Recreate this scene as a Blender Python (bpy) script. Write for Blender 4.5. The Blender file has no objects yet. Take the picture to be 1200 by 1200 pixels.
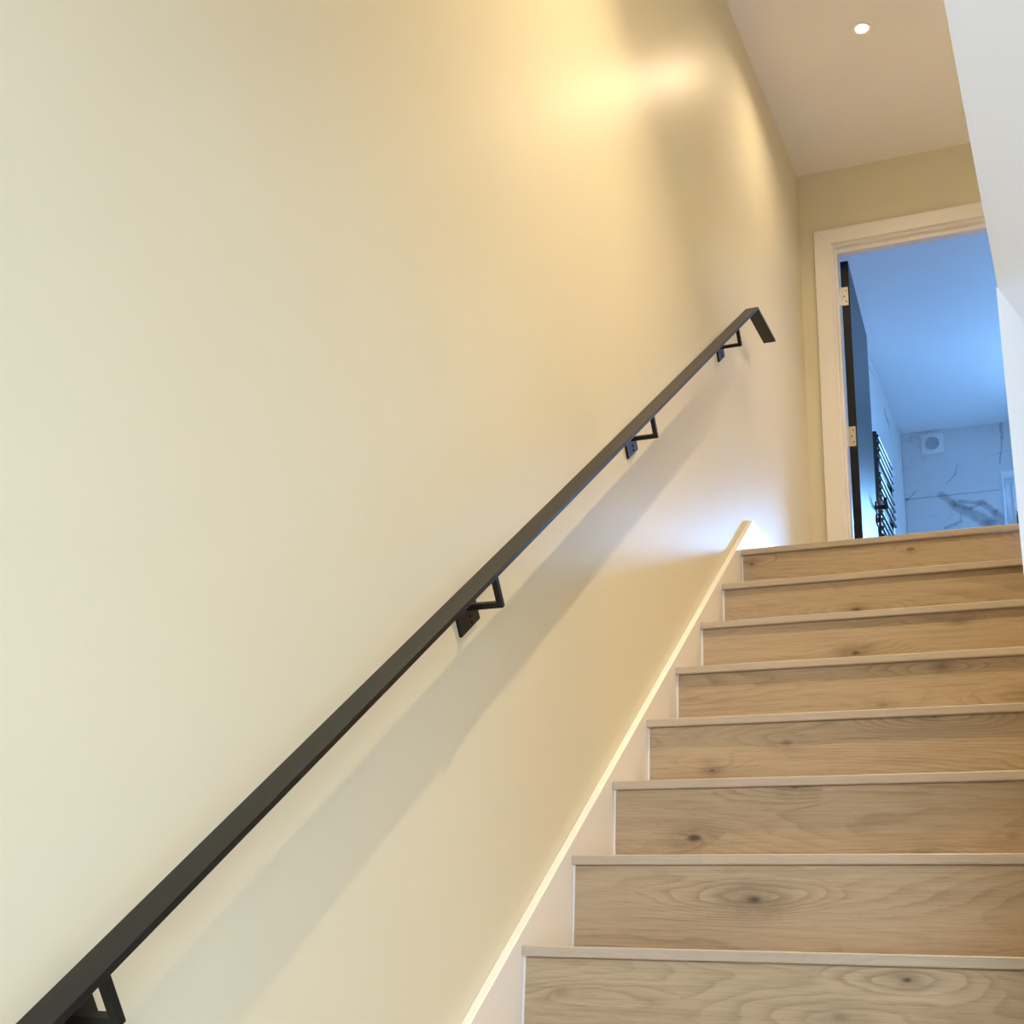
import bpy, bmesh, math
from mathutils import Vector, Matrix

# ------------------------------------------------------------------ camera
scene = bpy.context.scene
COL = scene.collection

def cam_axes(yaw, pitch, roll):
    f = Vector((-math.sin(yaw) * math.cos(pitch), math.cos(yaw) * math.cos(pitch), math.sin(pitch)))
    r = Vector((math.cos(yaw), math.sin(yaw), 0))
    d = f.cross(r)
    r2 = r * math.cos(roll) + d * math.sin(roll)
    d2 = -r * math.sin(roll) + d * math.cos(roll)
    return r2, d2, f

cam_data = bpy.data.cameras.new('camera')
cam_data.sensor_width = 36.0
cam_data.sensor_fit = 'HORIZONTAL'
cam_data.lens = 1571.6152 * 36.0 / 1200.0
cam_data.clip_start = 0.02
cam = bpy.data.objects.new('camera', cam_data)
COL.objects.link(cam)
r_, d_, f_ = cam_axes(0.4228, 0.3412, -0.0378)
u_ = -d_
cam.matrix_world = Matrix(((r_.x, u_.x, -f_.x, 1.1195), (r_.y, u_.y, -f_.y, -2.5701),
                           (r_.z, u_.z, -f_.z, -0.0816), (0, 0, 0, 1)))
scene.camera = cam

# ------------------------------------------------------------------ world, light, exposure
scene.view_settings.view_transform = 'Standard'
scene.view_settings.look = 'None'
scene.view_settings.exposure = 0.0
scene.view_settings.gamma = 1.0
scene.view_settings.use_curve_mapping = False

SKY_STRENGTH = 58.0
world = bpy.data.worlds.new('daylight_sky')
scene.world = world
world.use_nodes = True
wn = world.node_tree.nodes
wl = world.node_tree.links
wn.clear()
w_out = wn.new('ShaderNodeOutputWorld')
w_bg = wn.new('ShaderNodeBackground')
w_tc = wn.new('ShaderNodeTexCoord')
w_sep = wn.new('ShaderNodeSeparateXYZ')
w_ramp = wn.new('ShaderNodeValToRGB')
w_map = wn.new('ShaderNodeMapRange')
w_map.inputs['From Min'].default_value = -0.2
w_map.inputs['From Max'].default_value = 0.6
wl.new(w_tc.outputs['Generated'], w_sep.inputs[0])
wl.new(w_sep.outputs['Z'], w_map.inputs['Value'])
wl.new(w_map.outputs[0], w_ramp.inputs[0])
e = w_ramp.color_ramp.elements
e[0].position = 0.31
e[0].color = (0.09, 0.205, 0.39, 1)
e[1].position = 0.62
e[1].color = (0.22, 0.50, 0.96, 1)
wl.new(w_ramp.outputs[0], w_bg.inputs['Color'])
w_bg.inputs['Strength'].default_value = SKY_STRENGTH
wl.new(w_bg.outputs[0], w_out.inputs['Surface'])

def area_light(name, loc, target, sx, sy, power, color, spread=math.pi, portal=False, shape='RECTANGLE'):
    d = bpy.data.lights.new(name, 'AREA')
    d.shape = shape
    d.size = sx
    if shape == 'RECTANGLE':
        d.size_y = sy
    d.energy = power
    d.color = color
    d.spread = spread
    o = bpy.data.objects.new(name, d)
    COL.objects.link(o)
    o.location = loc
    o.rotation_euler = (Vector(target) - Vector(loc)).to_track_quat('-Z', 'Y').to_euler()
    if portal:
        d.cycles.is_portal = True
    return o

# daylight through the bathroom window (portal for the sky) and added area lights filling the hall
area_light('bathroom_window_portal', (1.15, 7.0, 2.94), (1.15, 0, 2.94), 1.0, 1.0, 1.0, (1, 1, 1), portal=True)
area_light('bathroom_assumed_window_portal', (1.875, 6.225, 2.70), (0, 6.225, 2.70), 0.56, 0.52, 1.0, (1, 1, 1), portal=True)  # sky portal at the assumed side window, which is out of view
area_light('hall_assumed_daylight_fill', (2.05, -4.46, 0.0), (2.05, 0, -0.0), 1.5, 1.9, 84.0, (0.76, 0.885, 1.0))  # added light behind the camera for assumed daylight; solid wall, no window
area_light('hall_side_fill_light', (2.96, -1.9, -0.2), (0.0, -1.9, -0.2), 1.4, 1.6, 14.0, (0.80, 0.90, 1.0))  # added fill light, no window here; lifts the hall soffit and wall end

# ------------------------------------------------------------------ constants
RISE = 0.2
GO = 0.26317
SLOPE = RISE / GO
FLOOR = -1.4
LAND = 1.4
YE = 3.247          # face of the end wall
ZC = 3.804          # upper ceiling
HALL_CEIL = 1.0
XR = 1.037          # right wall of the stair
YB = 6.733          # bathroom back wall
N_LOW, N_TOP = -6, 7

# ------------------------------------------------------------------ node helpers
def new_mat(name):
    m = bpy.data.materials.new(name)
    m.use_nodes = True
    nt = m.node_tree
    b = nt.nodes['Principled BSDF']
    return m, nt, b

def N(nt, t, **kw):
    n = nt.nodes.new(t)
    for k, v in kw.items():
        setattr(n, k, v)
    return n

def math_node(nt, op, a, b=None, clamp=False):
    n = nt.nodes.new('ShaderNodeMath')
    n.operation = op
    n.use_clamp = clamp
    for i, v in enumerate((a, b)):
        if v is None:
            continue
        if isinstance(v, (int, float)):
            n.inputs[i].default_value = v
        else:
            nt.links.new(v, n.inputs[i])
    return n.outputs[0]

def mix_col(nt, fac, a, b, mode='MIX'):
    n = nt.nodes.new('ShaderNodeMix')
    n.data_type = 'RGBA'
    n.blend_type = mode
    for sock, v in ((n.inputs[0], fac), (n.inputs[6], a), (n.inputs[7], b)):
        if isinstance(v, (int, float)):
            sock.default_value = v
        elif isinstance(v, tuple):
            sock.default_value = v if len(v) == 4 else (*v, 1)
        else:
            nt.links.new(v, sock)
    return n.outputs[2]

def map_range(nt, v, a, b, c=0.0, d=1.0, smooth=False):
    n = nt.nodes.new('ShaderNodeMapRange')
    if smooth:
        n.interpolation_type = 'SMOOTHSTEP'
    nt.links.new(v, n.inputs['Value'])
    n.inputs['From Min'].default_value = a
    n.inputs['From Max'].default_value = b
    n.inputs['To Min'].default_value = c
    n.inputs['To Max'].default_value = d
    return n.outputs[0]

def noise(nt, vec, scale, detail=3.0, rough=0.55, dist=0.0):
    n = nt.nodes.new('ShaderNodeTexNoise')
    n.inputs['Scale'].default_value = scale
    n.inputs['Detail'].default_value = detail
    n.inputs['Roughness'].default_value = rough
    n.inputs['Distortion'].default_value = dist
    nt.links.new(vec, n.inputs['Vector'])
    return n.outputs['Fac']

def mapping(nt, vec, scale=(1, 1, 1), loc=(0, 0, 0)):
    n = nt.nodes.new('ShaderNodeMapping')
    n.inputs['Scale'].default_value = scale
    n.inputs['Location'].default_value = loc
    nt.links.new(vec, n.inputs['Vector'])
    return n.outputs[0]

def paint(name, col, rough, spec=0.5, stipple=0.0, var=0.03):
    m, nt, b = new_mat(name)
    tc = N(nt, 'ShaderNodeTexCoord').outputs['Object']
    n1 = noise(nt, tc, 1.7, 3)
    c = mix_col(nt, n1, tuple(x * (1 - var) for x in col), tuple(min(1, x * (1 + var)) for x in col))
    nt.links.new(c, b.inputs['Base Color'])
    b.inputs['Roughness'].default_value = rough
    b.inputs['Specular IOR Level'].default_value = spec
    if stipple:
        n2 = noise(nt, tc, 420, 2)
        bp = N(nt, 'ShaderNodeBump')
        bp.inputs['Strength'].default_value = stipple
        bp.inputs['Distance'].default_value = 0.0006
        nt.links.new(n2, bp.inputs['Height'])
        nt.links.new(bp.outputs[0], b.inputs['Normal'])
    return m

M = {}
M['cream'] = paint('cream_satin_paint', (0.76, 0.712, 0.55), 0.40, 0.095, 0.10)
M['ceiling'] = paint('matt_ceiling_paint', (0.90, 0.89, 0.88), 0.85, 0.2, 0.05)
M['white'] = paint('white_wall_paint', (0.89, 0.90, 0.935), 0.6, 0.3, 0.05)
M['gloss'] = paint('white_satinwood', (0.87, 0.85, 0.82), 0.35, 0.5, 0.0, 0.015)
M['caulk'] = paint('white_sealant', (0.88, 0.87, 0.84), 0.5, 0.4, 0.0, 0.01)
M['plastic'] = paint('white_plastic', (0.83, 0.84, 0.85), 0.35, 0.5, 0.0, 0.01)
M['grille'] = paint('grey_grille_plastic', (0.55, 0.57, 0.59), 0.5, 0.4, 0.0, 0.02)
M['black'] = paint('black_powder_coat', (0.008, 0.0075, 0.007), 0.40, 0.28, 0.12, 0.2)
M['black_door'] = paint('black_door_paint', (0.008, 0.009, 0.011), 0.38, 0.32, 0.0, 0.1)
M['rubber'] = paint('dark_gap', (0.01, 0.01, 0.01), 0.8, 0.2, 0.0, 0.0)

def metal(name, col, rough):
    m, nt, b = new_mat(name)
    tc = N(nt, 'ShaderNodeTexCoord').outputs['Object']
    n1 = noise(nt, tc, 60, 2)
    nt.links.new(map_range(nt, n1, 0, 1, rough * 0.8, rough * 1.2), b.inputs['Roughness'])
    b.inputs['Base Color'].default_value = (*col, 1)
    b.inputs['Metallic'].default_value = 1.0
    return m
M['steel'] = metal('brushed_steel', (0.72, 0.68, 0.60), 0.32)
M['anthracite'] = paint('anthracite_enamel', (0.045, 0.055, 0.062), 0.14, 0.5, 0.0, 0.05)

def glass_mat():
    m, nt, b = new_mat('window_glass')
    out = nt.nodes['Material Output']
    t = N(nt, 'ShaderNodeBsdfTransparent')
    g = N(nt, 'ShaderNodeBsdfGlossy')
    g.inputs['Roughness'].default_value = 0.02
    fr = N(nt, 'ShaderNodeFresnel')
    fr.inputs['IOR'].default_value = 1.45
    mx = N(nt, 'ShaderNodeMixShader')
    nt.links.new(fr.outputs[0], mx.inputs[0])
    nt.links.new(t.outputs[0], mx.inputs[1])
    nt.links.new(g.outputs[0], mx.inputs[2])
    nt.links.new(mx.outputs[0], out.inputs['Surface'])
    return m
M['glass'] = glass_mat()

def lamp_mat():
    m, nt, b = new_mat('lit_lamp_lens')
    b.inputs['Emission Color'].default_value = (1.0, 0.86, 0.62, 1)
    b.inputs['Emission Strength'].default_value = 30.0
    return m
M['lamp'] = lamp_mat()

def oak(name, along='X', light=(0.57, 0.45, 0.305), dark=(0.32, 0.235, 0.145), knots=True, band=1.0, flat=False):
    """light limed oak, grain along one object axis, each object its own cut of the tree"""
    m, nt, b = new_mat(name)
    tc = N(nt, 'ShaderNodeTexCoord').outputs['Object']
    rnd = N(nt, 'ShaderNodeObjectInfo').outputs['Random']
    comb = N(nt, 'ShaderNodeCombineXYZ')
    nt.links.new(math_node(nt, 'MULTIPLY', rnd, 37.0), comb.inputs[0])
    nt.links.new(math_node(nt, 'MULTIPLY', rnd, 91.0), comb.inputs[1])
    nt.links.new(math_node(nt, 'MULTIPLY', rnd, 53.0), comb.inputs[2])
    add = N(nt, 'ShaderNodeVectorMath', operation='ADD')
    nt.links.new(tc, add.inputs[0])
    nt.links.new(comb.outputs[0], add.inputs[1])
    P = add.outputs[0]
    ax = {'X': 0, 'Y': 1, 'Z': 2}[along]
    def st(l, a):
        s = [a, a, a]
        s[ax] = l
        return tuple(s)
    # knots : sparse cells in the plane of the board, slightly elongated along the grain
    sp = N(nt, 'ShaderNodeSeparateXYZ')
    nt.links.new(P, sp.inputs[0])
    c2 = N(nt, 'ShaderNodeCombineXYZ')
    nt.links.new(math_node(nt, 'MULTIPLY', sp.outputs['X'], 3.4), c2.inputs[0])
    nt.links.new(math_node(nt, 'MULTIPLY', math_node(nt, 'ADD', sp.outputs['Y' if flat else 'Z'], 0.0), 7.0), c2.inputs[1])
    wob = noise(nt, mapping(nt, P, st(16, 34)), 1.0, 4, 0.6)
    wob2 = noise(nt, mapping(nt, P, st(5, 11)), 1.0, 2, 0.5)
    vor = N(nt, 'ShaderNodeTexVoronoi', voronoi_dimensions='2D')
    vor.inputs['Scale'].default_value = 1.0
    vor.inputs['Randomness'].default_value = 1.0
    nt.links.new(c2.outputs[0], vor.inputs['Vector'])
    kd = vor.outputs['Distance']
    rc = N(nt, 'ShaderNodeSeparateColor')
    nt.links.new(vor.outputs['Color'], rc.inputs[0])
    pick = map_range(nt, rc.outputs[0], 0.30, 0.52)
    size = map_range(nt, rc.outputs[1], 0.0, 1.0, 0.5, 1.6)
    kdw = math_node(nt, 'ADD', kd, math_node(nt, 'MULTIPLY', math_node(nt, 'SUBTRACT', wob, 0.5), 0.14))
    kdw = math_node(nt, 'ADD', kdw, math_node(nt, 'MULTIPLY', math_node(nt, 'SUBTRACT', wob2, 0.5), 0.10))
    kds = math_node(nt, 'DIVIDE', kdw, size)
    ofs = N(nt, 'ShaderNodeVectorMath', operation='SUBTRACT')
    nt.links.new(c2.outputs[0], ofs.inputs[0])
    nt.links.new(vor.outputs['Position'], ofs.inputs[1])
    so = N(nt, 'ShaderNodeSeparateXYZ')
    nt.links.new(ofs.outputs[0], so.inputs[0])
    ex = math_node(nt, 'MULTIPLY', so.outputs['X'], 0.42)
    dn = math_node(nt, 'SQRT', math_node(nt, 'ADD', math_node(nt, 'MULTIPLY', ex, ex), math_node(nt, 'MULTIPLY', so.outputs['Y'], so.outputs['Y'])))
    dn = math_node(nt, 'ADD', dn, math_node(nt, 'MULTIPLY', math_node(nt, 'SUBTRACT', wob2, 0.5), 0.22))
    near = math_node(nt, 'MULTIPLY', map_range(nt, dn, 0.0, 0.42, 1.0, 0.0, True), pick)
    # growth rings : contour lines of a slow field, bulged around the knots
    slow = noise(nt, mapping(nt, P, st(0.50, 3.4)), 1.0, 1, 0.4)
    slow2 = noise(nt, mapping(nt, P, st(7, 30)), 1.0, 2, 0.5)
    fld = math_node(nt, 'ADD', math_node(nt, 'MULTIPLY', slow, 50.0), math_node(nt, 'MULTIPLY', slow2, 1.3))
    fld = math_node(nt, 'ADD', fld, math_node(nt, 'MULTIPLY', near, 4.5))
    saw = math_node(nt, 'FRACT', fld)
    ring = math_node(nt, 'MULTIPLY', math_node(nt, 'POWER', saw, 2.2), map_range(nt, saw, 0.88, 1.0, 1.0, 0.0))
    clear = noise(nt, mapping(nt, P, st(1.6, 6)), 1.0, 2)
    ring = math_node(nt, 'MULTIPLY', ring, math_node(nt, 'ADD', map_range(nt, clear, 0.38, 0.62, 0.25, 1.0), math_node(nt, 'MULTIPLY', near, 0.7)))
    # fibres
    fib = noise(nt, mapping(nt, P, st(11, 420)), 1.0, 3, 0.65)
    fib2 = noise(nt, mapping(nt, P, st(2.4, 70)), 1.0, 4, 0.65)
    pore = noise(nt, mapping(nt, P, st(45, 800)), 1.0, 1, 0.5)
    tone = noise(nt, mapping(nt, P, st(0.8, 3.5)), 1.0, 2)
    t = math_node(nt, 'MULTIPLY', ring, 0.50 * band)
    t = math_node(nt, 'ADD', t, math_node(nt, 'MULTIPLY', map_range(nt, fib, 0.42, 0.72), 0.34))
    t = math_node(nt, 'ADD', t, math_node(nt, 'MULTIPLY', map_range(nt, fib2, 0.40, 0.75), 0.34))
    t = math_node(nt, 'ADD', t, math_node(nt, 'MULTIPLY', map_range(nt, pore, 0.60, 0.72), 0.22))
    t = math_node(nt, 'ADD', t, math_node(nt, 'MULTIPLY', map_range(nt, tone, 0.35, 0.7), 0.20))
    col = mix_col(nt, t, light, dark)
    if knots:
        halo = math_node(nt, 'MULTIPLY', map_range(nt, kds, 0.02, 0.26, 1.0, 0.0, True), map_range(nt, wob, 0.32, 0.62, 0.1, 0.95))
        halo = math_node(nt, 'MULTIPLY', halo, pick)
        col = mix_col(nt, math_node(nt, 'MULTIPLY', halo, 0.66), col, (0.16, 0.12, 0.08))
        core = math_node(nt, 'MULTIPLY', map_range(nt, kds, 0.0, 0.055, 1.0, 0.0, True), pick)
        col = mix_col(nt, math_node(nt, 'MULTIPLY', core, 0.85), col, (0.05, 0.036, 0.025))
    nt.links.new(col, b.inputs['Base Color'])
    nt.links.new(map_range(nt, fib, 0.2, 0.8, 0.46, 0.62), b.inputs['Roughness'])
    b.inputs['Specular IOR Level'].default_value = 0.35
    bp = N(nt, 'ShaderNodeBump')
    bp.inputs['Strength'].default_value = 0.18
    bp.inputs['Distance'].default_value = 0.0008
    bp.invert = True
    nt.links.new(t, bp.inputs['Height'])
    nt.links.new(bp.outputs[0], b.inputs['Normal'])
    return m
M['oak'] = oak('limed_oak')
M['oak_nose'] = oak('limed_oak_nosing', light=(0.57, 0.49, 0.395), dark=(0.42, 0.355, 0.275), knots=False, band=0.4)

def seg_dist(nt, px, pz, a, b):
    """distance in a plane from (px,pz) to the segment a-b"""
    dx, dz = b[0] - a[0], b[1] - a[1]
    L2 = dx * dx + dz * dz
    ux = math_node(nt, 'SUBTRACT', px, a[0])
    uz = math_node(nt, 'SUBTRACT', pz, a[1])
    dot = math_node(nt, 'ADD', math_node(nt, 'MULTIPLY', ux, dx / L2), math_node(nt, 'MULTIPLY', uz, dz / L2))
    t = math_node(nt, 'ADD', dot, 0.0, clamp=True)
    ex = math_node(nt, 'SUBTRACT', ux, math_node(nt, 'MULTIPLY', t, dx))
    ez = math_node(nt, 'SUBTRACT', uz, math_node(nt, 'MULTIPLY', t, dz))
    return math_node(nt, 'SQRT', math_node(nt, 'ADD', math_node(nt, 'MULTIPLY', ex, ex), math_node(nt, 'MULTIPLY', ez, ez)))

def marble(name, plane, veins):
    m, nt, b = new_mat(name)
    geo = N(nt, 'ShaderNodeNewGeometry').outputs['Position']
    nz = N(nt, 'ShaderNodeTexNoise')
    nz.inputs['Scale'].default_value = 6.0
    nz.inputs['Detail'].default_value = 5.0
    nt.links.new(geo, nz.inputs['Vector'])
    off = N(nt, 'ShaderNodeVectorMath', operation='MULTIPLY_ADD')
    nt.links.new(nz.outputs['Color'], off.inputs[0])
    off.inputs[1].default_value = (0.07, 0.07, 0.07)
    nt.links.new(geo, off.inputs[2])
    sub = N(nt, 'ShaderNodeVectorMath', operation='SUBTRACT')
    nt.links.new(off.outputs[0], sub.inputs[0])
    sub.inputs[1].default_value = (0.035, 0.035, 0.035)
    sep = N(nt, 'ShaderNodeSeparateXYZ')
    nt.links.new(sub.outputs[0], sep.inputs[0])
    px = sep.outputs['X' if plane == 'XZ' else 'Y']
    pz = sep.outputs['Z']
    cloud = noise(nt, geo, 2.3, 4)
    col = mix_col(nt, cloud, (0.70, 0.71, 0.72), (0.80, 0.80, 0.80))
    thin = noise(nt, mapping(nt, geo, (1.3, 1.3, 2.1)), 1.5, 6, 0.6, 0.6)
    v = math_node(nt, 'ABSOLUTE', math_node(nt, 'SUBTRACT', thin, 0.5))
    vm = math_node(nt, 'MULTIPLY', map_range(nt, v, 0.0, 0.012, 1.0, 0.0), map_range(nt, cloud, 0.45, 0.65))
    col = mix_col(nt, math_node(nt, 'MULTIPLY', vm, 0.5), col, (0.25, 0.25, 0.26))
    grain = noise(nt, geo, 34, 4, 0.65)
    for a, c, w, s in veins:
        d = seg_dist(nt, px, pz, a, c)
        mk = map_range(nt, d, w * 0.25, w, s, 0.0, True)
        mk = math_node(nt, 'MULTIPLY', mk, map_range(nt, grain, 0.25, 0.6, 0.55, 1.0))
        col = mix_col(nt, mk, col, (0.10, 0.10, 0.105))
    nt.links.new(col, b.inputs['Base Color'])
    b.inputs['Roughness'].default_value = 0.28
    return m
M['marble'] = marble('veined_marble_tile', 'XZ', [
    ((0.25, 3.300), (0.33, 3.225), 0.032, 0.46), ((0.33, 3.225), (0.56, 3.07), 0.056, 0.50), ((0.56, 3.07), (0.75, 2.90), 0.07, 0.45),
    ((0.37, 3.250), (0.50, 3.225), 0.022, 0.45), ((0.50, 3.225), (0.60, 3.14), 0.036, 0.48), ((0.60, 3.14), (0.70, 3.03), 0.040, 0.48),
    ((0.34, 3.225), (0.44, 3.185), 0.022, 0.45), ((0.44, 3.195), (0.52, 3.215), 0.020, 0.4),
    ((-0.02, 3.30), (0.02, 3.305), 0.020, 0.5), ((0.02, 3.305), (0.09, 3.37), 0.009, 0.45),
    ((0.365, 3.53), (0.35, 3.45), 0.009, 0.3), ((0.35, 3.45), (0.28, 3.39), 0.009, 0.35),
    ((0.69, 3.80), (0.685, 3.70), 0.014, 0.5), ((0.685, 3.70), (0.68, 3.62), 0.010, 0.4), ((0.68, 3.62), (0.65, 3.50), 0.010, 0.45),
    ((0.37, 3.16), (0.36, 3.10), 0.010, 0.35), ((0.36, 3.10), (0.25, 3.05), 0.016, 0.4)])
M['marble_side'] = marble('veined_marble_tile_side', 'YZ', [
    ((5.95, 3.66), (6.15, 3.63), 0.03, 0.7), ((5.2, 3.70), (5.55, 3.74), 0.012, 0.6), ((6.15, 3.63), (6.4, 3.3), 0.01, 0.5)])
M['grout'] = paint('grey_grout', (0.42, 0.43, 0.44), 0.9, 0.1, 0.0, 0.05)

# ------------------------------------------------------------------ mesh helpers
def add_box(bm, x0, x1, y0, y1, z0, z1):
    vs = [bm.verts.new((x, y, z)) for x in (x0, x1) for y in (y0, y1) for z in (z0, z1)]
    for q in ((0, 1, 3, 2), (4, 6, 7, 5), (0, 4, 5, 1), (2, 3, 7, 6), (0, 2, 6, 4), (1, 5, 7, 3)):
        bm.faces.new([vs[i] for i in q])

def add_prism(bm, pts, axis, a, b):
    """extrude a 2-D outline along an axis; pts are the two other coordinates in order"""
    def P(p, t):
        if axis == 'X':
            return (t, p[0], p[1])
        if axis == 'Y':
            return (p[0], t, p[1])
        return (p[0], p[1], t)
    lo = [bm.verts.new(P(p, a)) for p in pts]
    hi = [bm.verts.new(P(p, b)) for p in pts]
    n = len(pts)
    bm.faces.new(lo)
    bm.faces.new(hi[::-1])
    for i in range(n):
        j = (i + 1) % n
        bm.faces.new((lo[i], hi[i], hi[j], lo[j]))

def add_cyl(bm, c, axis, r, a, b, n=24, r2=None):
    """cylinder along an axis from a to b, centred on the two other coordinates c"""
    r2 = r if r2 is None else r2
    def P(u, v, t):
        if axis == 'X':
            return (t, c[0] + u, c[1] + v)
        if axis == 'Y':
            return (c[0] + u, t, c[1] + v)
        return (c[0] + u, c[1] + v, t)
    A = [2 * math.pi * i / n for i in range(n)]
    lo = [bm.verts.new(P(r * math.cos(t), r * math.sin(t), a)) for t in A]
    hi = [bm.verts.new(P(r2 * math.cos(t), r2 * math.sin(t), b)) for t in A]
    bm.faces.new(lo)
    bm.faces.new(hi[::-1])
    for i in range(n):
        j = (i + 1) % n
        bm.faces.new((lo[i], hi[i], hi[j], lo[j]))

def add_ring(bm, c, axis, prof, n=48):
    """lathe: prof is a closed list of (radius, height)"""
    rows = []
    for i in range(n):
        t = 2 * math.pi * i / n
        row = []
        for r, h in prof:
            u, v = r * math.cos(t), r * math.sin(t)
            row.append(bm.verts.new((c[0] + u, c[1] + v, h) if axis == 'Z' else (c[0] + u, h, c[1] + v)))
        rows.append(row)
    m = len(prof)
    for i in range(n):
        j = (i + 1) % n
        for k in range(m):
            l = (k + 1) % m
            bm.faces.new((rows[i][k], rows[j][k], rows[j][l], rows[i][l]))

def bevel(bm, w, seg=2, angle=30):
    bmesh.ops.recalc_face_normals(bm, faces=bm.faces)
    ed = [e for e in bm.edges if len(e.link_faces) == 2 and e.calc_face_angle(0) > math.radians(angle)]
    bmesh.ops.bevel(bm, geom=ed, offset=w, segments=seg, profile=0.5, affect='EDGES', clamp_overlap=True)

def obj(name, bm, mat, parent=None, smooth=False, origin=None):
    bmesh.ops.recalc_face_normals(bm, faces=bm.faces)
    if origin is not None:
        bmesh.ops.translate(bm, verts=bm.verts, vec=-Vector(origin))
    me = bpy.data.meshes.new(name)
    bm.to_mesh(me)
    bm.free()
    me.materials.append(M[mat])
    if smooth:
        for p in me.polygons:
            p.use_smooth = True
        me.set_sharp_from_angle(angle=math.radians(35))
    o = bpy.data.objects.new(name, me)
    COL.objects.link(o)
    if origin is not None:
        o.location = origin
    if parent is not None:
        o.parent = parent
        pl = world_loc(parent)
        o.location = Vector(o.location) - pl
    return o

def world_loc(o):
    v = Vector(o.location)
    while o.parent is not None:
        o = o.parent
        v += Vector(o.location)
    return v

def tag(o, label, cat, group=None, kind=None):
    o['label'] = label
    o['category'] = cat
    if group:
        o['group'] = group
    if kind:
        o['kind'] = kind
    return o

def thing(name, loc, label, cat, group=None, kind=None):
    o = bpy.data.objects.new(name, None)
    o.empty_display_size = 0.05
    COL.objects.link(o)
    o.location = loc
    return tag(o, label, cat, group, kind)

def boxes(name, mat, bl, parent=None, bev=0.0, origin=None, smooth=False):
    bm = bmesh.new()
    for b in bl:
        add_box(bm, *b)
    if bev:
        bevel(bm, bev)
    return obj(name, bm, mat, parent, smooth, origin)

def struct(name, mat, bl, label, cat, bev=0.0):
    return tag(boxes(name, mat, bl, None, bev), label, cat, kind='structure')

# ------------------------------------------------------------------ the shell
JL, JR, JT = 0.160, 1.008, 3.372            # door opening in the end wall (behind the lining)
struct('wall_left', 'cream', [(-0.12, 0, -4.5, YE + 0.1, FLOOR, ZC)],
       'tall cream painted wall with satin sheen along the stair', 'wall')
struct('wall_end', 'cream', [(0, JL - 0.022, YE, YE + 0.1, LAND, ZC), (JL - 0.022, JR + 0.022, YE, YE + 0.1, JT + 0.022, ZC),
                             (JR + 0.022, 2.4, YE, YE + 0.1, LAND, ZC)],
       'cream painted wall around the bathroom doorway at the stair head', 'wall')
struct('ceiling_upper', 'ceiling', [(-0.12, 2.52, -2.72, YE + 0.1, ZC, ZC + 0.1)],
       'matt white ceiling with a small lit downlight above the stair head', 'ceiling')
# right wall beside the stair, its hall face splayed away from the stair
bm = bmesh.new()
add_prism(bm, [(XR, -0.54), (XR, 1.80), (1.577, 1.80)], 'Z', FLOOR, HALL_CEIL)
tag(obj('wall_right', bm, 'white'), 'white painted wall edge at the right border below the soffit', 'wall', kind='structure')
struct('wall_stairwell_right', 'white', [(XR + 0.002, XR + 0.10, -2.6, 1.80, HALL_CEIL + 0.001, ZC), (1.137, 2.4, 1.70, 1.80, LAND, ZC)],
       'white upper wall closing the stairwell above the hall soffit', 'wall')
struct('ceiling_hall', 'white', [(XR + 0.002, 3.0, -4.5, 1.80, HALL_CEIL, HALL_CEIL + 0.3), (0, XR + 0.002, -4.5, -2.6, HALL_CEIL, HALL_CEIL + 0.3)],
       'white hall soffit running along the top right border', 'ceiling')
struct('wall_stairwell_front', 'cream', [(0, XR + 0.10, -2.72, -2.6, HALL_CEIL + 0.3, ZC)], 'cream wall closing the stairwell over the hall', 'wall')
struct('floor_hall', 'oak', [(-0.12, 3.12, -4.62, 1.80, FLOOR - 0.1, FLOOR)], 'oak laminate floor of the hall below the stair', 'floor')
struct('wall_hall_right', 'white', [(3.0, 3.12, -4.62, 1.80, FLOOR, HALL_CEIL + 0.3)], 'white painted wall on the far side of the hall', 'wall')
struct('wall_hall_back', 'white', [(-0.12, 3.12, -4.62, -4.5, FLOOR, HALL_CEIL + 0.3)], 'white painted wall at the front of the hall', 'wall')
struct('wall_hall_inner', 'white', [(1.577, 3.0, 1.70, 1.80, FLOOR, HALL_CEIL)], 'white painted wall at the inner end of the hall', 'wall')
# landing
struct('floor_landing', 'oak', [(0.0, 2.4, N_TOP * GO + 0.032, YE + 0.1, LAND - 0.2, LAND)], 'oak laminate landing floor at the stair head', 'floor')
struct('wall_landing_right', 'cream', [(2.4, 2.52, 1.70, YE + 0.1, LAND - 0.2, ZC)], 'cream wall at the far right of the landing', 'wall')
# skirting on the landing
SK = 1.575
bm = bmesh.new()
y_sk = (SK - 0.026) / SLOPE
add_prism(bm, [(y_sk, LAND), (YE, LAND), (YE, SK), (y_sk, SK)], 'X', 0.0, 0.018)
tag(obj('baseboard_left', bm, 'gloss'), 'white skirting board on the landing beside the top step', 'skirting', kind='structure')

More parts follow.
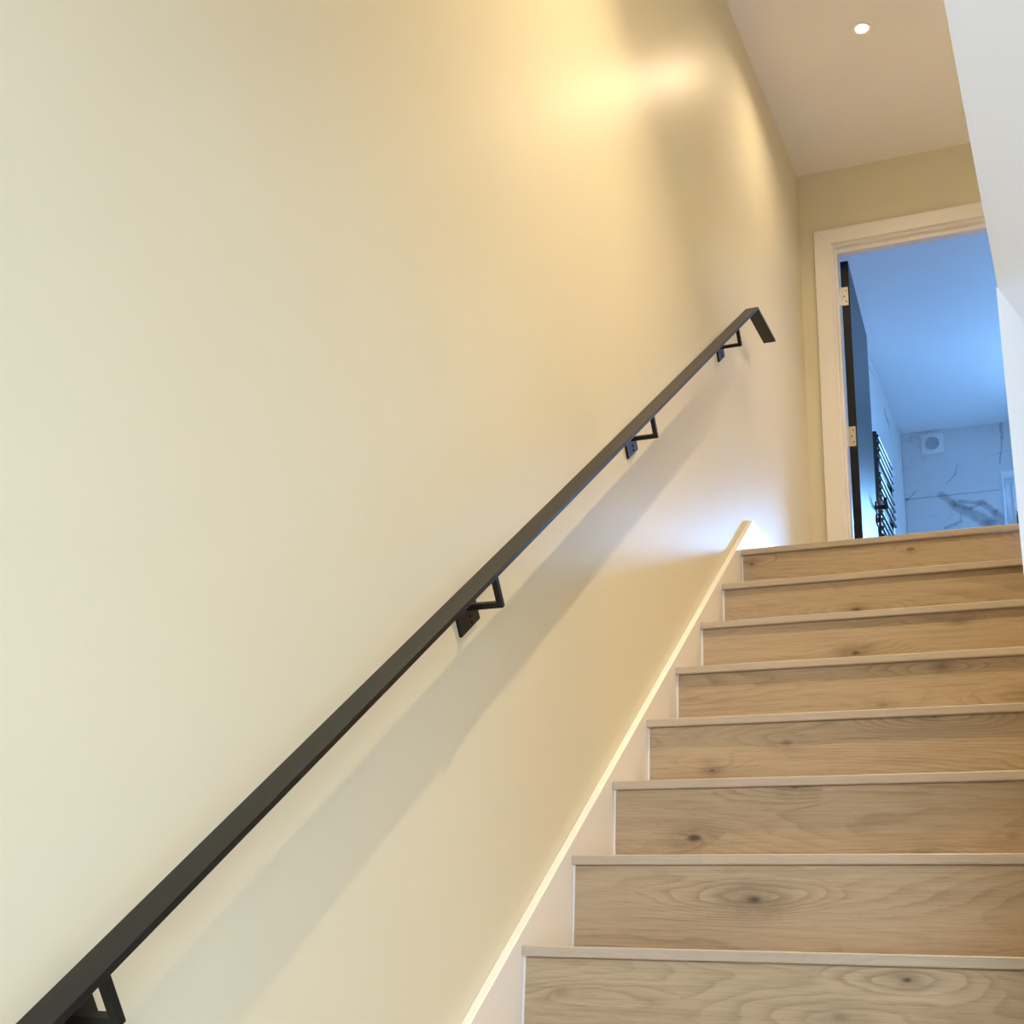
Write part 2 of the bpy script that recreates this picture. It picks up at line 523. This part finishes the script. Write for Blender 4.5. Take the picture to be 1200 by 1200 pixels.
# bathroom shell
BX1 = 1.75
WX0, WX1, WZ0, WZ1 = 0.663, 1.64, 2.45, 3.431
VY0, VY1, VZ0, VZ1 = 5.95, 6.50, 2.45, 2.95     # assumed window in the bathroom's right wall, out of view
struct('wall_bath_left', 'grout', [(-0.12, -0.010, YE + 0.1, YB + 0.35, LAND, ZC)], 'tiled left wall of the bathroom behind the towel rail', 'wall')
struct('wall_bath_back', 'grout', [(-0.01, WX0 - 0.01, YB + 0.010, YB + 0.30, LAND, ZC), (WX1 + 0.01, BX1, YB + 0.010, YB + 0.30, LAND, ZC),
                                   (WX0 - 0.01, WX1 + 0.01, YB + 0.010, YB + 0.30, WZ1 + 0.01, ZC), (WX0 - 0.01, WX1 + 0.01, YB + 0.010, YB + 0.30, LAND, WZ0 - 0.01)],
       'marble tiled back wall of the bathroom with the extractor vent', 'wall')
struct('wall_bath_right', 'white', [(BX1, BX1 + 0.12, YE + 0.1, VY0, LAND, ZC), (BX1, BX1 + 0.12, VY1, YB + 0.30, LAND, ZC), (BX1, BX1 + 0.12, VY0, VY1, LAND, VZ0), (BX1, BX1 + 0.12, VY0, VY1, VZ1, ZC)], 'white right wall of the bathroom with an assumed window', 'wall')
struct('wall_bath_front', 'white', [(-0.01, JL - 0.022, YE + 0.1005, YE + 0.103, LAND, ZC), (JL - 0.022, JR + 0.022, YE + 0.1005, YE + 0.103, JT + 0.022, ZC),
                                    (JR + 0.022, BX1, YE + 0.1005, YE + 0.103, LAND, ZC)], 'white plaster on the bathroom side of the doorway wall', 'wall')
struct('ceiling_bath', 'white', [(-0.12, BX1 + 0.12, YE + 0.1, YB + 0.35, ZC, ZC + 0.1)], 'white bathroom ceiling seen through the doorway', 'ceiling')
struct('floor_bath', 'grout', [(-0.12, BX1 + 0.12, YE + 0.1, YB + 0.35, LAND - 0.2, LAND)], 'grey bathroom floor beyond the doorway', 'floor')

# marble tiles, one object each
def tile(parent, mat, outline, axis, a, b):
    bm = bmesh.new()
    add_prism(bm, outline, axis, a, b)
    bevel(bm, 0.0012, 1)
    return obj('tile', bm, mat, parent)
wb = bpy.data.objects['wall_bath_back']
wlft = bpy.data.objects['wall_bath_left']
g2 = 0.0015
rows = [(1.50, 2.10), (2.10, 2.70), (2.70, 3.30), (3.30, ZC)]
def rect(x0, x1, z0, z1):
    return [(x0 + g2, z0 + g2), (x1 - g2, z0 + g2), (x1 - g2, z1 - g2), (x0 + g2, z1 - g2)]
TJ = 1.0
for z0, z1 in rows:
    if z0 >= 3.29:
        tile(wb, 'marble', [(0.0, z0 + g2), (WX0, z0 + g2), (WX0, WZ1), (TJ - g2, WZ1), (TJ - g2, z1), (0.0, z1)], 'Y', YB, YB + 0.010)
        tile(wb, 'marble', [(TJ + g2, WZ1), (WX1, WZ1), (WX1, z0 + g2), (BX1, z0 + g2), (BX1, z1), (TJ + g2, z1)], 'Y', YB, YB + 0.010)
    elif z1 > WZ0:
        lo = max(z0, WZ0) if z0 > WZ0 else z0
        tile(wb, 'marble', rect(0.0, WX0, z0, z1), 'Y', YB, YB + 0.010)
        tile(wb, 'marble', rect(WX1, BX1, z0, z1), 'Y', YB, YB + 0.010)
        if z0 < WZ0:
            tile(wb, 'marble', rect(WX0, WX1, z0, WZ0), 'Y', YB, YB + 0.010)
    else:
        tile(wb, 'marble', rect(0.0, TJ, z0, z1), 'Y', YB, YB + 0.010)
        tile(wb, 'marble', rect(TJ, BX1, z0, z1), 'Y', YB, YB + 0.010)
for z0, z1 in rows:
    for y0, y1 in ((YE + 0.103, 4.35), (4.35, 5.55), (5.55, YB)):
        tile(wlft, 'marble_side', rect(y0, y1, z0, z1), 'X', -0.010, 0.0)

# bathroom window
win = thing('window_1', (WX0, YB, WZ0), 'white framed bathroom window in the marble wall at the right edge of the doorway', 'window', kind='structure')
boxes('reveal', 'plastic', [(WX0 - 0.01, WX0, YB - 0.004, YB + 0.30, WZ0 - 0.01, WZ1 + 0.01), (WX1, WX1 + 0.01, YB - 0.004, YB + 0.30, WZ0 - 0.01, WZ1 + 0.01),
                            (WX0, WX1, YB - 0.004, YB + 0.30, WZ1, WZ1 + 0.01)], win)
boxes('window_sill', 'plastic', [(WX0, WX1, YB - 0.02, YB + 0.30, WZ0 - 0.01, WZ0)], win, 0.002)
fy0, fy1 = YB + 0.15, YB + 0.21
fw = 0.05
boxes('window_frame', 'plastic', [(WX0, WX0 + fw, fy0, fy1, WZ0, WZ1), (WX1 - fw, WX1, fy0, fy1, WZ0, WZ1),
                                  (WX0 + fw, WX1 - fw, fy0, fy1, WZ1 - fw, WZ1), (WX0 + fw, WX1 - fw, fy0, fy1, WZ0, WZ0 + fw)], win, 0.004)
c0, c1, d0, d1 = WX0 + fw, WX1 - fw, WZ0 + fw, WZ1 - fw
sw = 0.055
sash = boxes('sash', 'plastic', [(c0, c0 + sw, fy0 - 0.015, fy1 - 0.012, d0, d1), (c1 - sw, c1, fy0 - 0.015, fy1 - 0.012, d0, d1),
                                 (c0 + sw, c1 - sw, fy0 - 0.015, fy1 - 0.012, d1 - sw, d1), (c0 + sw, c1 - sw, fy0 - 0.015, fy1 - 0.012, d0, d0 + sw)], win, 0.005)
boxes('pane', 'glass', [(c0 + sw, c1 - sw, fy0 + 0.015, fy0 + 0.021, d0 + sw, d1 - sw)], sash)
boxes('window_handle', 'black', [(c0 + 0.018, c0 + 0.036, fy0 - 0.045, fy0 - 0.030, 3.02, 3.17), (c0 + 0.014, c0 + 0.040, fy0 - 0.031, fy0 - 0.0155, 3.08, 3.15)], sash, 0.003)

win2 = thing('window_2_assumed', (BX1, VY0, VZ0), 'assumed white framed window, out of view, in the right wall of the bathroom', 'window', kind='structure')  # assumed window, unseen; added to light the far end of the bathroom
boxes('window_frame', 'plastic', [(BX1 + 0.05, BX1 + 0.10, VY0, VY0 + 0.05, VZ0, VZ1), (BX1 + 0.05, BX1 + 0.10, VY1 - 0.05, VY1, VZ0, VZ1),
                                  (BX1 + 0.05, BX1 + 0.10, VY0 + 0.05, VY1 - 0.05, VZ1 - 0.05, VZ1), (BX1 + 0.05, BX1 + 0.10, VY0 + 0.05, VY1 - 0.05, VZ0, VZ0 + 0.05)], win2, 0.004)
boxes('pane', 'glass', [(BX1 + 0.07, BX1 + 0.076, VY0 + 0.05, VY1 - 0.05, VZ0 + 0.05, VZ1 - 0.05)], win2)

# ------------------------------------------------------------------ doorway: lining, stop, architrave
AX0, AW, AT = 0.072, 0.078, 3.463
AR = JR + (JL - AX0) + 0.0
lin = thing('trim_1', (JL, YE, LAND), 'white architrave and stepped lining around the bathroom doorway', 'door frame', kind='structure')
bm = bmesh.new()
add_prism(bm, [(AX0, LAND), (AX0 + AW, LAND), (AX0 + AW, AT - AW), (AX0, AT)], 'Y', YE - 0.018, YE)
bevel(bm, 0.002, 2)
obj('architrave', bm, 'gloss', lin)
bm = bmesh.new()
add_prism(bm, [(AX0, AT), (AX0 + AW, AT - AW), (AR - AW, AT - AW), (AR, AT)], 'Y', YE - 0.018, YE)
bevel(bm, 0.002, 2)
obj('architrave', bm, 'gloss', lin)
bm = bmesh.new()
add_prism(bm, [(AR, LAND), (AR - AW, LAND), (AR - AW, AT - AW), (AR, AT)], 'Y', YE - 0.018, YE)
bevel(bm, 0.002, 2)
obj('architrave', bm, 'gloss', lin)
boxes('door_lining', 'gloss', [(JL - 0.022, JL, YE, YE + 0.112, LAND, JT + 0.022), (JR, JR + 0.022, YE, YE + 0.112, LAND, JT + 0.022),
                               (JL, JR, YE, YE + 0.112, JT, JT + 0.022)], lin, 0.001)
boxes('door_stop', 'gloss', [(JL, JL + 0.013, YE + 0.025, YE + 0.070, LAND, JT), (JR - 0.013, JR, YE + 0.025, YE + 0.070, LAND, JT),
                             (JL + 0.013, JR - 0.013, YE + 0.025, YE + 0.070, JT - 0.024, JT)], lin, 0.0015)

# ------------------------------------------------------------------ black door, opened back past a right angle
DT, DW, DH = 0.038, 0.838, 1.945
door = thing('door_1', (0.171, YE + 0.116, LAND + 0.006), 'black door swung open into the blue lit bathroom', 'door', kind='structure')
door.rotation_euler = (0, 0, math.radians(3.4))
def dobj(name, mat, bl, parent=None, bev=0.0):
    bm = bmesh.new()
    for b in bl:
        add_box(bm, *b)
    if bev:
        bevel(bm, bev)
    bmesh.ops.recalc_face_normals(bm, faces=bm.faces)
    me = bpy.data.meshes.new(name)
    bm.to_mesh(me)
    bm.free()
    me.materials.append(M[mat])
    o = bpy.data.objects.new(name, me)
    COL.objects.link(o)
    o.parent = parent or door
    return o
dobj('leaf', 'black_door', [(0, DT, 0, DW, 0, DH)], bev=0.0015)
for hz in (1.70, 0.96, 0.20):
    h = dobj('hinge', 'steel', [(-0.001, 0.031, -0.003, 0.0005, hz, hz + 0.10)], bev=0.0005)
    h['label'] = 'brushed steel hinge plate on the black door edge'
    kb = bmesh.new()
    add_cyl(kb, (-0.004, -0.004), 'Z', 0.005, hz, hz + 0.10, 12)
    bmesh.ops.recalc_face_normals(kb, faces=kb.faces)
    me = bpy.data.meshes.new('hinge_knuckle')
    kb.to_mesh(me); kb.free()
    me.materials.append(M['steel'])
    k = bpy.data.objects.new('hinge_knuckle', me)
    COL.objects.link(k)
    k.parent = h
    for (sx, sz) in ((0.021, 0.02), (0.013, 0.05), (0.021, 0.08)):
        sb = bmesh.new()
        add_cyl(sb, (sx, hz + sz), 'Y', 0.0035, -0.0042, -0.0028, 10)
        bmesh.ops.recalc_face_normals(sb, faces=sb.faces)
        me = bpy.data.meshes.new('screw')
        sb.to_mesh(me)
        sb.free()
        me.materials.append(M['black'])
        k = bpy.data.objects.new('screw', me)
        COL.objects.link(k)
        k.parent = h
HZ = 0.925
hd = dobj('lever_handle', 'black', [(DT, DT + 0.008, DW - 0.082, DW - 0.030, HZ - 0.026, HZ + 0.026),
                                    (DT + 0.006, DT + 0.068, DW - 0.066, DW - 0.048, HZ - 0.010, HZ + 0.010),
                                    (DT + 0.050, DT + 0.068, DW - 0.180, DW - 0.048, HZ - 0.010, HZ + 0.010)], bev=0.002)
hd['label'] = 'black square lever handle'
dobj('thumb_turn', 'black', [(DT, DT + 0.008, DW - 0.082, DW - 0.030, HZ - 0.095, HZ - 0.043), (DT + 0.006, DT + 0.024, DW - 0.060, DW - 0.052, HZ - 0.082, HZ - 0.056)], bev=0.0015)

# ------------------------------------------------------------------ staircase
st = thing('staircase', (0.52, N_LOW * GO, FLOOR), 'light oak staircase with closed risers and a white wall string', 'staircase')
SX0, SX1 = 0.020, XR - 0.001
cx = (SX0 + SX1) / 2
NOSE_H, NOSE_D, OVER = 0.0205, 0.034, 0.013
proto = {}
def piece(kind, mat, build, i, loc, parent):
    if kind not in proto:
        bm = bmesh.new()
        build(bm)
        bmesh.ops.recalc_face_normals(bm, faces=bm.faces)
        me = bpy.data.meshes.new(kind)
        bm.to_mesh(me)
        bm.free()
        me.materials.append(M[mat])
        proto[kind] = me
    o = bpy.data.objects.new(kind, proto[kind])
    COL.objects.link(o)
    o.parent = parent
    o.location = Vector(loc) - world_loc(parent)
    return o
hw = (SX1 - SX0) / 2
def b_riser(bm):
    add_box(bm, -hw + 0.0045, hw, 0, 0.012, -RISE, -NOSE_H - 0.0022)
    add_box(bm, -hw + 0.0045, hw, 0.0055, 0.012, -NOSE_H - 0.0022, -NOSE_H)
def b_bead(bm):
    add_box(bm, -hw, -hw + 0.0045, -0.0015, 0.010, -RISE, -NOSE_H)
def b_tread(bm):
    add_box(bm, -hw, hw, NOSE_D, GO + OVER, -0.020, 0)
def b_nose(bm):
    add_box(bm, -hw - 0.0005, hw, 0, NOSE_D, -NOSE_H, 0.0004)
    bevel(bm, 0.003, 3)
for i in range(N_LOW, N_TOP + 1):
    y, z = i * GO, i * RISE
    ri = piece('riser', 'oak', b_riser, i, (cx, y + OVER, z), st)
    be = piece('sealant_bead', 'caulk', b_bead, i, (cx, y + OVER, z), ri)
    if i < N_TOP:
        tr = piece('tread', 'oak', b_tread, i, (cx, y, z), st)
        piece('nosing', 'oak_nose', b_nose, i, (cx, y, z), tr)
    else:
        piece('nosing', 'oak_nose', b_nose, i, (cx, y, z), st)
# wall string
up = 0.026
bm = bmesh.new()
yb = N_LOW * GO - 0.10
yt = (SK - up) / SLOPE
add_prism(bm, [(yb, FLOOR), (yb + 0.30, FLOOR), (N_TOP * GO + 0.03, LAND - 0.22), (yt, LAND - 0.22 + 0.22), (yt, SK), (yb, SLOPE * yb + up if SLOPE * yb + up > FLOOR else FLOOR + 0.1)], 'X', 0.0008, SX0 - 0.0005)
bevel(bm, 0.0015, 2)
sg = obj('wall_string', bm, 'gloss', st)
sg['label'] = 'white painted raking string board against the wall'

# ------------------------------------------------------------------ handrail
hr = thing('handrail', (0.0, -1.9, -0.6), 'flat black steel handrail on four brackets along the cream wall', 'handrail')
RX0, RX1, RT = 0.054, 0.101, 0.0098
kY, kZ = 1.868, 2.356                       # bend, top face
aY, aZ = 1 / math.hypot(1, SLOPE), SLOPE / math.hypot(1, SLOPE)
pY, pZ = -aZ, aY
yl = -2.05
zl = kZ + SLOPE * (yl - kY)
half = math.atan(SLOPE) / 2
mo = RT * math.tan(half)
tail = 2.152
prof = [(yl, zl), (kY, kZ), (tail, kZ), (tail, kZ - RT), (kY + mo, kZ - RT), (yl - pY * RT, zl - pZ * RT)]
bm = bmesh.new()
add_prism(bm, prof, 'X', RX0, RX1)
bevel(bm, 0.0008, 2)
obj('rail_bar', bm, 'black', hr)

def oriented_box(bm, c, hx, ha, hp):
    vs = []
    for sx in (-1, 1):
        for sa in (-1, 1):
            for sp in (-1, 1):
                vs.append(bm.verts.new((c[0] + sx * hx, c[1] + sa * ha * aY + sp * hp * pY, c[2] + sa * ha * aZ + sp * hp * pZ)))
    for q in ((0, 1, 3, 2), (4, 6, 7, 5), (0, 4, 5, 1), (2, 3, 7, 6), (0, 2, 6, 4), (1, 5, 7, 3)):
        bm.faces.new([vs[j] for j in q])

def rail_z(y):
    return kZ + SLOPE * (y - kY)
BR_A = [-1.661, -0.425, 0.808, 2.040]     # brackets, measured along the rail from the point above y = 0
ARM = 0.077          # arm centre below the rail's top face, square to the pitch
xr = (RX0 + RX1) / 2
for ba in BR_A:
    base = Vector((0, ba * aY, rail_z(0) + ba * aZ))
    def pt(x, a, p):
        return (x, base.y + a * aY + p * pY, base.z + a * aZ + p * pZ)
    br = bpy.data.objects.new('bracket', None)
    br.empty_display_size = 0.03
    COL.objects.link(br)
    br.parent = hr
    br.location = base - Vector(hr.location)
    bm = bmesh.new()
    oriented_box(bm, pt(0.003, -0.003, -0.082), 0.003, 0.049, 0.038)
    bevel(bm, 0.0008, 2)
    obj('wall_plate', bm, 'black', br)
    bm = bmesh.new()
    q = 0.0058
    oriented_box(bm, pt((0.006 + xr + q) / 2, 0, -ARM), (xr + q - 0.006) / 2, q, q)
    oriented_box(bm, pt(xr, 0, -(ARM - q + RT) / 2), q, q, (ARM - q - RT) / 2)
    obj('arm', bm, 'black', br)
    for sp in (-0.098, -0.110):
        bm = bmesh.new()
        c = pt(0.006, 0.003, sp)
        add_cyl(bm, (c[1], c[2]), 'X', 0.0032, 0.006, 0.0078, 12)
        obj('screw', bm, 'rubber', br)

# ------------------------------------------------------------------ downlights
WARM = (1.0, 0.76, 0.46)
def downlight(x, y, power, cone, label, tilt=0.0):
    t = thing('downlight', (x, y, ZC - 0.006), label, 'downlight')
    bm = bmesh.new()
    add_ring(bm, (x, y), 'Z', [(0.041, ZC), (0.041, ZC - 0.002), (0.036, ZC - 0.005), (0.0265, ZC - 0.003), (0.026, ZC)])
    obj('trim_ring', bm, 'ceiling', t, True)
    bm = bmesh.new()
    add_cyl(bm, (x, y), 'Z', 0.0255, ZC - 0.0022, ZC - 0.0005, 32)
    obj('lens', bm, 'lamp', t)
    a = area_light('downlight_beam', (x, y, ZC - 0.008), (x, y - tilt * (ZC - 0.008), 0), 0.046, 0.046, power, WARM, shape='DISK', spread=math.radians(cone))
    a.parent = t
    a.location = (0, 0, -0.006 if tilt else -0.002)
    return t
downlight(0.491, 2.248, 7.2, 146, 'small lit recessed downlight in the ceiling near the stair head')
downlight(0.88, 0.10, 28.5, 90, 'assumed recessed downlight, out of view, in the ceiling over the middle of the stair')  # assumed lamp out of view, placed to fit handrail shadow and wall glow
downlight(1.50, 2.40, 19.0, 118, 'unseen downlight added in the landing ceiling to warm the doorway casing')  # lamp added out of view to brighten casing, end wall and ceiling

# ------------------------------------------------------------------ towel rail on the bathroom's left wall
tw = thing('towel_rail', (0.085, 4.8, 1.9), 'dark glossy ladder towel rail on the bathroom wall behind the door', 'towel rail')
TX = 0.085
for py in (4.82, 5.33):
    bm = bmesh.new()
    add_box(bm, TX - 0.015, TX + 0.012, py - 0.018, py + 0.018, 1.95, 3.04)
    bevel(bm, 0.006, 2)
    obj('upright', bm, 'anthracite', tw, True)
    for wz in (2.15, 2.78):
        bm = bmesh.new()
        add_cyl(bm, (py, wz), 'X', 0.009, 0.0005, TX - 0.014, 12)
        obj('wall_stand', bm, 'anthracite', tw, True)
zb = 3.005
for grp in (4, 4, 5, 5):
    for k in range(grp):
        bm = bmesh.new()
        add_cyl(bm, (TX + 0.014, zb), 'Y', 0.011, 4.80, 5.35, 14)
        obj('bar', bm, 'anthracite', tw, True)
        zb -= 0.047
    zb -= 0.045

# ------------------------------------------------------------------ extractor fan on the back wall
fx, fz = 0.214, 3.696
fan = thing('extractor_fan', (fx, YB, fz), 'square white extractor vent with round grille high on the marble wall', 'extractor fan')
bm = bmesh.new()
add_box(bm, fx - 0.077, fx + 0.077, YB - 0.022, YB - 0.0005, fz - 0.077, fz + 0.077)
bevel(bm, 0.006, 2)
obj('cover_plate', bm, 'plastic', fan)
bm = bmesh.new()
add_ring(bm, (fx, fz), 'Y', [(0.058, YB - 0.022), (0.056, YB - 0.027), (0.050, YB - 0.027), (0.049, YB - 0.022)])
obj('grille_ring', bm, 'plastic', fan, True)
bm = bmesh.new()
add_cyl(bm, (fx, fz), 'Y', 0.049, YB - 0.0235, YB - 0.0222, 32)
disc = obj('grille_disc', bm, 'grille', fan)
for k in range(-4, 5):
    hh = math.sqrt(0.048 ** 2 - (k * 0.0105) ** 2)
    bm = bmesh.new()
    add_box(bm, fx - hh, fx + hh, YB - 0.0265, YB - 0.0235, fz + k * 0.0105 - 0.0022, fz + k * 0.0105 + 0.0022)
    obj('grille_slat', bm, 'grille', disc)
